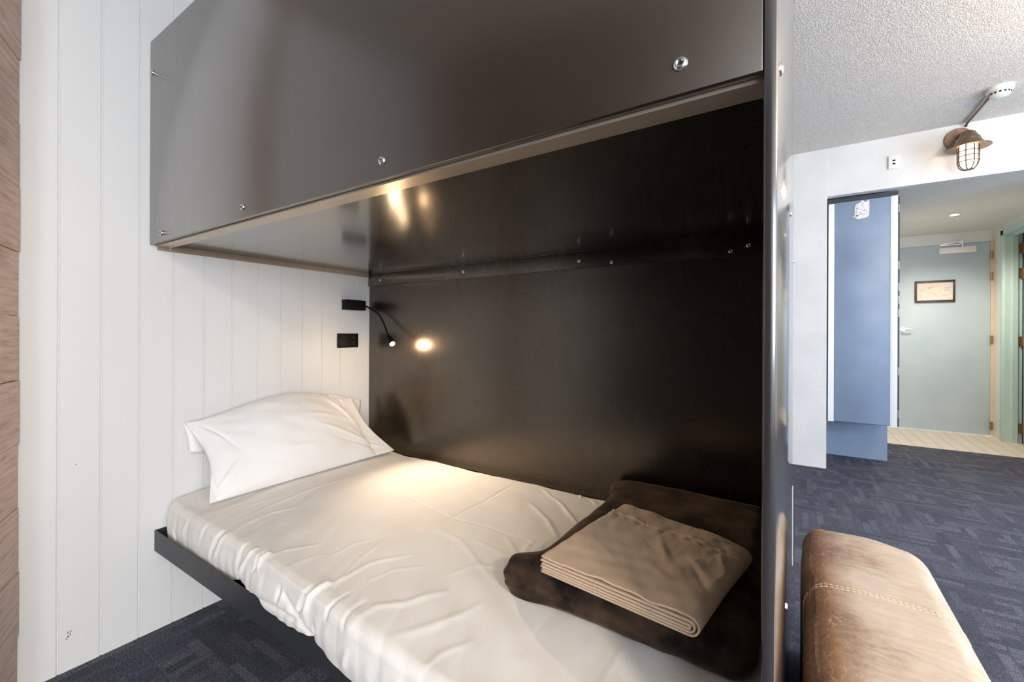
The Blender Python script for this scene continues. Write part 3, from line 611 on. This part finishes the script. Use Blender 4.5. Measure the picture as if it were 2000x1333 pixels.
# directional soft rumples fanning from the front edge towards the wall
W = fbm(X * .9 + Y * .5, Y * .25 - X * .3, Z * 0, 11, 34, 2)
D += .0016 * np.abs(W) * (.3 + sm(1.3, .8, Y))
D += front * .003 * fbm(X * 1.5, Y, Z * .4, 5, 45, 2)
D *= sm(0, 12, np.arange(NT))[None, :]
D[:3] *= .3
P += Nn * D[..., None]
P[..., 1] = np.minimum(P[..., 1], 1.5465)
P[0, :, 2] = .335; P[0, :, 1] = np.clip(P[0, :, 1], .645, 1.54)
v = P.reshape(-1, 3); idx = np.arange(len(XS) * NT).reshape(len(XS), NT)
f = np.stack([idx[:-1, :-1], idx[:-1, 1:], idx[1:, 1:], idx[1:, :-1]], -1).reshape(-1, 4)
dv = obj('bed_cover', v, f, M['duvet'], None, True)
tag(dv, 'creased white cotton cover spread over the lower bunk and drooping past the steel rail', 'bed cover')

# ------------------------------------------------------------------ pillow
TL, TR = np.array([-1.902, .690, .735]), np.array([-1.900, 1.405, .738])
BL, BR = np.array([-1.688, .683, .492]), np.array([-1.668, 1.487, .498])
nP, nQ = 200, 130
def pillow_pt(p, q, side):
    # p along the bed's width 0..1, q bottom 0 .. top 1
    pin = .048 * np.sin(PI * q) ** 1.2; pinb = .022 * np.sin(PI * np.clip(p, 0, 1))
    pe = p + (0.5 - p) * 2 * pin * (np.abs(2 * p - 1) ** 3) * .9
    base = (1 - pe)[..., None] * ((1 - q)[..., None] * BL + q[..., None] * TL) + pe[..., None] * ((1 - q)[..., None] * BR + q[..., None] * TR)
    base[..., 2] += .052 * q * np.sin(PI * np.clip((pe - .05) / .90, 0, 1)) ** 1.1 * (1 + .6 * (pe - .5)) + .01 * q
    pp_ = np.clip((pe - .035) / .83, 0, 1)
    t = np.clip(np.sin(PI * pp_), 0, 1) ** .55 * np.clip(np.sin(PI * np.clip(q, 0, 1)), 0, 1) ** .55
    n_ = np.array([.74, 0, .67])
    th = (.095 if side > 0 else .030) * t
    wr = .004 * fbm(p * 1.3, q, p * 0, 21, 9, 3) * (t > .02) + .0035 * np.abs(fbm(p * 2.2 + q, q * .8, p * 0, 22, 13, 2))
    # long folds running to the lower right corner
    for (p0, q0, p1, q1, a, w) in [(.70, .95, .86, .35, .012, .03), (.78, .90, .90, .40, -.010, .02), (.55, .45, .97, .10, .010, .025), (.60, .30, .96, .06, -.007, .015), (.80, .98, .93, .60, .008, .02), (.03, .98, .13, .45, -.006, .014), (.02, .10, .13, .35, .008, .02), (.45, .62, .80, .50, .004, .03), (.3, .3, .55, .2, .004, .03), (.86, .75, .90, .98, -.010, .012)]:
        dp, dq = p1 - p0, q1 - q0; tt = np.clip(((p - p0) * dp + (q - q0) * dq) / (dp * dp + dq * dq), 0, 1)
        d2_ = (p - p0 - tt * dp) ** 2 * 3 + (q - q0 - tt * dq) ** 2
        wr = wr + a * np.exp(-d2_ / (w * w)) * np.sin(PI * np.clip(tt, .05, .95))
    ed = np.clip(np.minimum(np.minimum(p, 1 - p), np.minimum(q, 1 - q)) / .04, 0, 1)
    return base + n_ * (side * (th + .0012) + (wr * ed if side > 0 else 0))[..., None]
pg, qg = np.meshgrid(np.linspace(0, 1, nP), np.linspace(0, 1, nQ), indexing='ij')
Fp = pillow_pt(pg, qg, 1); Bp = pillow_pt(pg, qg, -1)
Fp[..., 0] = np.maximum(Fp[..., 0], -1.932); Bp[..., 0] = np.maximum(Bp[..., 0], -1.936); 
v = np.concatenate([Fp.reshape(-1, 3), Bp.reshape(-1, 3)]); n1_ = nP * nQ
idx = np.arange(n1_).reshape(nP, nQ)
q4 = np.stack([idx[:-1, :-1], idx[1:, :-1], idx[1:, 1:], idx[:-1, 1:]], -1).reshape(-1, 4)
f = [tuple(q) for q in q4] + [tuple(q[::-1] + n1_) for q in q4]
for k in range(nP - 1): f += [(idx[k + 1, 0], idx[k, 0], idx[k, 0] + n1_, idx[k + 1, 0] + n1_), (idx[k, -1], idx[k + 1, -1], idx[k + 1, -1] + n1_, idx[k, -1] + n1_)]
for k in range(nQ - 1): f += [(idx[0, k], idx[0, k + 1], idx[0, k + 1] + n1_, idx[0, k] + n1_), (idx[-1, k + 1], idx[-1, k], idx[-1, k] + n1_, idx[-1, k + 1] + n1_)]
pl_ = thing('pillow', (-1.75, 1.08, .48), 'plump white pillow leaning against the white board wall on the bunk', 'pillow')
obj('pillowcase', v, f, M['pillow'], pl_, True)
# loose hem of the case hanging behind on the left
hv = []; hf = []
for i in range(13):
    for j in range(5):
        a, b_ = i / 12, j / 4
        hv.append((-1.928 + .020 * a + .004 * math.sin(b_ * 5), .690 + .012 * a + .055 * b_ + .006 * math.sin(a * 3), .735 - .105 * a - .01 * b_ * a))
for i in range(12):
    for j in range(4): k = i * 5 + j; hf.append((k, k + 1, k + 6, k + 5))
hm = obj('case_hem', hv, hf, M['pillow'], pl_, True); md = hm.modifiers.new('thick', 'SOLIDIFY'); md.thickness = .003
hv = []; hf = []
for i in range(15):
    for j in range(15):
        a, b_ = i / 14, j / 14
        hv.append((-1.929 + .006 * math.sin(a * 4 + b_ * 3) + .02 * b_ * (1 - a) + .006, 1.29 + .198 * a - .012 * b_ * a + .004 * math.sin(b_ * 6), .778 - .052 * a - .115 * b_ + .004 * math.sin(a * 7)))
for i in range(14):
    for j in range(14): k = i * 15 + j; hf.append((k, k + 1, k + 16, k + 15))
hm = obj('case_flap', hv, hf, M['pillow'], pl_, True); md = hm.modifiers.new('thick', 'SOLIDIFY'); md.thickness = .003

# ------------------------------------------------------------------ rounded-box builder for soft goods
def rbox_grid(c, half, r, cuts):
    bm = bmesh.new(); bmesh.ops.create_cube(bm, size=2.0); bmesh.ops.subdivide_edges(bm, edges=bm.edges[:], cuts=cuts, use_grid_fill=True)
    u = np.array([v_.co[:] for v_ in bm.verts]); bm.verts.index_update(); f = [tuple(v_.index for v_ in fc.verts) for fc in bm.faces]; bm.free()
    return rbox_map(u, c, half, r), f, u
def rbox_map(u, c, half, r):
    half = np.array(half); r = np.minimum(np.array(r) * np.ones(3), half); p = u * half; core = half - r
    q = np.clip(p, -core, core); d_ = (p - q) / r; n_ = np.linalg.norm(d_, axis=1, keepdims=True); m_ = np.max(np.abs(d_), axis=1, keepdims=True)
    d2_ = np.where(n_ > 1e-6, d_ / np.maximum(n_, 1e-6) * m_, 0)
    return q + d2_ * r + np.array(c)
# brown velvet blanket
v, f, u = rbox_grid((-.283, 1.178, .522), (.232, .355, .048), (.05, .045, .044), 70)
X, Y, Z = v[:, 0], v[:, 1], v[:, 2]
nn = u / np.linalg.norm(u, axis=1, keepdims=True)
dsp = .0035 * fbm(X, Y, Z, 31, 22, 3) + .0006 * fbm(X, Y, Z, 32, 60, 2)
blob = np.exp(-(((X + .52) / .05) ** 2 + ((Y - .845) / .05) ** 2)); dsp += .020 * blob + .004 * blob * np.sin(Z * 160)
side = np.exp(-((u[:, 0] + 1) / .2) ** 2) + 0
dsp -= side * .005 * np.exp(-((Z - .522 - .006 * np.sin(Y * 12)) / .005) ** 2)
v = v + nn * dsp[:, None]
v[:, 0] -= .05 * np.exp(-((Y - .82) / .06) ** 2) * (u[:, 0] < 0) * np.clip(-u[:, 0], 0, 1) ** 4
v[:, 0] -= .045 * sm(1.35, 1.53, Y) * np.clip(-u[:, 0], 0, 1) ** 4
v[:, 2] += (.006 * sm(1.3, .85, Y)) * (u[:, 2] > 0)
v[:, 0] = np.minimum(v[:, 0], -.036); v[:, 1] = np.minimum(v[:, 1], 1.5465)
bl = obj('velvet_blanket', v, f, M['velvet'], None, True)
tag(bl, 'folded dark brown velvet blanket at the foot of the bunk', 'blanket')
# folded taupe sheets: a serpentine ribbon of cloth
FL, FR = np.array([-.446, .797]), np.array([-.139, .762]); RB, RF = np.array([-.392, 1.163]), np.array([-.088, 1.085])
z0s = .5845; layers = 6; lt = .0060; Hs = (layers - 1) * lt; top = z0s + Hs
def quad(a, b_): return (1 - b_) * ((1 - a) * FL[0] + a * FR[0]) + b_ * ((1 - a) * RB[0] + a * RF[0]), (1 - b_) * ((1 - a) * FL[1] + a * FR[1]) + b_ * ((1 - a) * RB[1] + a * RF[1])
fs = thing('folded_sheets', (-.27, .95, z0s - .002), 'folded taupe cotton sheets stacked on the brown velvet blanket', 'folded sheets')
nb = 110; bs_ = np.linspace(0, 1, nb); v = []; f = []; rows = []
for k in range(3):
    zl, zh = z0s + k * lt, top - k * lt; r = (zh - zl) / 2; ctr = .975; strip = []
    inset = (.000, .010, .004)[k]
    for x in np.linspace(inset, ctr, 60): strip.append((x, zl))
    for t in np.linspace(-PI / 2, PI / 2, 14)[1:-1]: strip.append((ctr + r / .31 * math.cos(t) * 1.1, (zl + zh) / 2 + r * math.sin(t)))
    for x in np.linspace(ctr, (.004, .000, .012)[k], 60): strip.append((x, zh))
    rows.append(np.array(strip))
for k, st2 in enumerate(rows):
    A, B = np.meshgrid(st2[:, 0], bs_, indexing='ij'); Zs = np.repeat(st2[:, 1][:, None], nb, 1)
    Bx = B * (1 + .012 * math.sin(k * 3 + 1)) - .004 * k
    Xs, Ys = quad(A, Bx)
    Zs = Zs - .012 * sm(.80, 1.05, A) * sm(.35, 1.0, B) + .003 * sm(.3, 0, A) * sm(.2, 0, B) * 0
    if k == 0:
        topm = (np.arange(len(st2)) >= 66)[:, None] * 1.0
        cr = .0030 * np.abs(fbm(A * 1.1, B * .8, A * 0, 41, 8, 3)) + .0012 * fbm(A, B, A * 0, 43, 34, 2)
        for (p0, q0, p1, q1, am, w) in [(.45, .75, .72, .35, .0055, .022), (.40, .62, .55, .50, -.004, .02), (.70, .62, .95, .40, .005, .025), (.80, .50, 1.0, .25, -.005, .02), (.55, .35, .80, .22, .004, .03), (.10, .40, .45, .22, .003, .03), (.05, .85, .15, .45, -.003, .03), (.86, .85, .98, .55, .006, .02), (.75, .9, .9, .98, .005, .015)]:
            dp, dq = p1 - p0, q1 - q0; tt = np.clip(((A - p0) * dp + (B - q0) * dq) / (dp * dp + dq * dq), 0, 1)
            cr += .55 * am * np.exp(-((A - p0 - tt * dp) ** 2 + (B - q0 - tt * dq) ** 2) / (w * w)) * np.sin(PI * np.clip(tt, .06, .94))
        hemb = .80 + .012 * np.sin(A * 13)
        cr += -.0025 * np.exp(-((B - hemb) / .008) ** 2) + .0022 * np.exp(-((B - hemb - .02) / .012) ** 2) * (1 + .8 * np.sin(A * 75 + np.sin(A * 20) * 2)) + .0016 * np.exp(-((B - hemb + .025) / .018) ** 2) * np.sin(A * 62)
        Zs = Zs + topm * cr
    base = len(v); v += list(np.stack([Xs, Ys, Zs], -1).reshape(-1, 3)); n_ = len(st2)
    for i in range(n_ - 1):
        for j in range(nb - 1): q = base + i * nb + j; f.append((q, q + nb, q + nb + 1, q + 1))
so = obj('sheet_fold', v, f, M['taupe'], fs, True); md = so.modifiers.new('thick', 'SOLIDIFY'); md.thickness = .0030; md.offset = 0
# second smaller sheet just showing behind
v = []; f = []
for i in range(20):
    for j in range(30):
        a, b_ = i / 19, j / 29; x, y = quad(.50 + .49 * a, .55 + .505 * b_); v.append((x, y, top - .0055 - .012 * sm(.6, 1, a)))
for i in range(19):
    for j in range(29): k = i * 30 + j; f.append((k, k + 30, k + 31, k + 1))
so2 = obj('pillowcase_fold', v, f, M['taupe'], fs, True); md = so2.modifiers.new('thick', 'SOLIDIFY'); md.thickness = .003

# ------------------------------------------------------------------ reading lamp and outlet
rl = thing('reading_lamp', (-1.94, 1.44, 1.225), 'lit black gooseneck reading lamp on the board wall above the pillow', 'reading lamp')
box('mounting_box', -1.9395, -1.905, 1.378, 1.500, 1.200, 1.252, M['black'], rl, .002)
npts = [Vector(q) for q in [(-1.922, 1.499, 1.228), (-1.893, 1.512, 1.214), (-1.814, 1.512, 1.174), (-1.757, 1.497, 1.123), (-1.714, 1.478, 1.084), (-1.692, 1.470, 1.066)]]
sp = []
for i in range(len(npts) - 1):
    p0, p1, p2, p3 = npts[max(i - 1, 0)], npts[i], npts[i + 1], npts[min(i + 2, len(npts) - 1)]
    for t in np.linspace(0, 1, 10, endpoint=False): sp.append(.5 * ((2 * p1) + (p2 - p0) * t + (2 * p0 - 5 * p1 + 4 * p2 - p3) * t * t + (3 * p1 - p0 - 3 * p2 + p3) * t ** 3))
sp.append(npts[-1])
MB().tube(sp, .0042, 12).build('gooseneck', M['black'], rl, smooth=True)
hd = Vector((-1.641, 1.450, 1.026)); ax = Vector((.62, -.17, -.50)).normalized()
MB().cyl(hd - ax * .062, hd - ax * .055, .006, .013).cyl(hd - ax * .055, hd - ax * .004, .013, .0145).build('lamp_head', M['black'], rl, angle=50)
MB().cyl(hd - ax * .004, hd - ax * .001, .011, .011).build('led_lens', M['led'], rl)
q_ = ax.to_track_quat('-Z', 'Y').to_euler()
light('reading_spot', 'SPOT', hd + ax * .004, 29, (1.0, 0.80, 0.57), q_, .012, spot=math.radians(88), blend=1.0)
light('reading_glow', 'POINT', hd + ax * .012, 2.2, (1.0, 0.70, 0.42), size=.012)
po = thing('power_outlet', (-1.94, 1.412, 1.04), 'black double power outlet on the board wall below the reading lamp', 'power outlet')
box('plate', -1.9395, -1.931, 1.351, 1.474, 1.005, 1.078, M['black'], po, .003)
for y in (1.384, 1.441):
    mb = MB()
    for a, dz in ((.5, .006), (-.5, .006)):
        mb.box(-1.9312, -1.9306, y - .006 + (0 if a > 0 else .010), y - .004 + (0 if a > 0 else .010), 1.030, 1.038, rot=Matrix.Rotation(a, 3, 'X'), ctr=Vector((-1.931, y - .005 + (0 if a > 0 else .010), 1.034)))
    mb.box(-1.9312, -1.9306, y - .001, y + .001, 1.018, 1.025); mb.build('socket', mat('glossy_slot', (.03, .03, .03), .2)[0], po)
    box('switch', -1.9312, -1.928, y - .005, y + .005, 1.052, 1.064, mat('switch_black', (.015, .015, .015), .3)[0], po, .001)

# ------------------------------------------------------------------ leather bench
OC, OH, OR_ = (.172, 1.20, .232), (.154, .600, .216), (.055, .085, .062)
def bench_map(u):
    p = rbox_map(u, OC, OH, OR_)
    k = np.clip(u[:, 2], 0, 1)
    p[:, 2] += .010 * k * (1 - u[:, 0] ** 2) * (1 - np.abs(u[:, 1]) ** 6)
    # far right corner rounded in plan
    far = sm(.72, 1.0, u[:, 1]) * sm(.0, 1.0, u[:, 0]); p[:, 1] -= .085 * far * (u[:, 0] > 0); 
    far2 = sm(.85, 1.0, u[:, 1]); p[:, 2] -= .012 * far2 * k * (.3 + .7 * sm(0, 1, u[:, 0]))
    p[:, 0] += .003 * np.sin(u[:, 1] * 9) * (u[:, 0] < -.9)
    p[:, 2] += .0016 * fbm(p[:, 0], p[:, 1], p[:, 2], 51, 16, 2) * k
    return p
_, f, u = rbox_grid(OC, OH, OR_, 90)
v = bench_map(u); seam = 1.345
v[:, 2] -= .0022 * np.exp(-((v[:, 1] - seam) / .004) ** 2) * (u[:, 2] > .9)
bench = thing('leather_bench', (.172, 1.2, 0), 'tan leather upholstered bench with stitched seam beside the bunk end panel', 'bench')
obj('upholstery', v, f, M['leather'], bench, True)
for dy in (-.006, .006):
    uy = (seam + dy - OC[1]) / OH[1]; us = []
    for t in np.linspace(-1, 1, 120): us.append((-1, uy, t))
    for t in np.linspace(-1, 1, 200): us.append((t, uy, 1))
    for t in np.linspace(1, -1, 120): us.append((1, uy, t))
    pth = bench_map(np.array(us)); nrm_ = np.array(us) * np.array([1, 0, 1]); c0 = np.array([OC[0], 0, OC[2]])
    pth2 = []
    for q in pth:
        dd = np.array([q[0] - OC[0], 0, q[2] - OC[2]]); cl2 = np.clip(dd, [-.09, 0, -.15], [.09, 0, .15]); nvec = dd - cl2; nvec /= max(np.linalg.norm(nvec), 1e-6); pth2.append(Vector(q + nvec * .0005))
    mb = MB(); step = 0; acc = 0; cur = [pth2[0]]; on = True
    for a, b_ in zip(pth2, pth2[1:]):
        l_ = (b_ - a).length
        if l_ < 1e-6: continue
        acc += l_
        if on: cur.append(b_)
        if acc > (.0075 if on else .0025):
            if on and len(cur) > 1: mb.tube(cur, .0008, 5)
            on = not on; acc = 0; cur = [b_]
    st_ = mb.build('stitching', M['thread'], bench, smooth=True)
for x in (.06, .285):
    for y in (.68, 1.72): MB().cyl((x, y, 0), (x, y, .03), .018, .022).build('foot', M['black'], bench, angle=40)
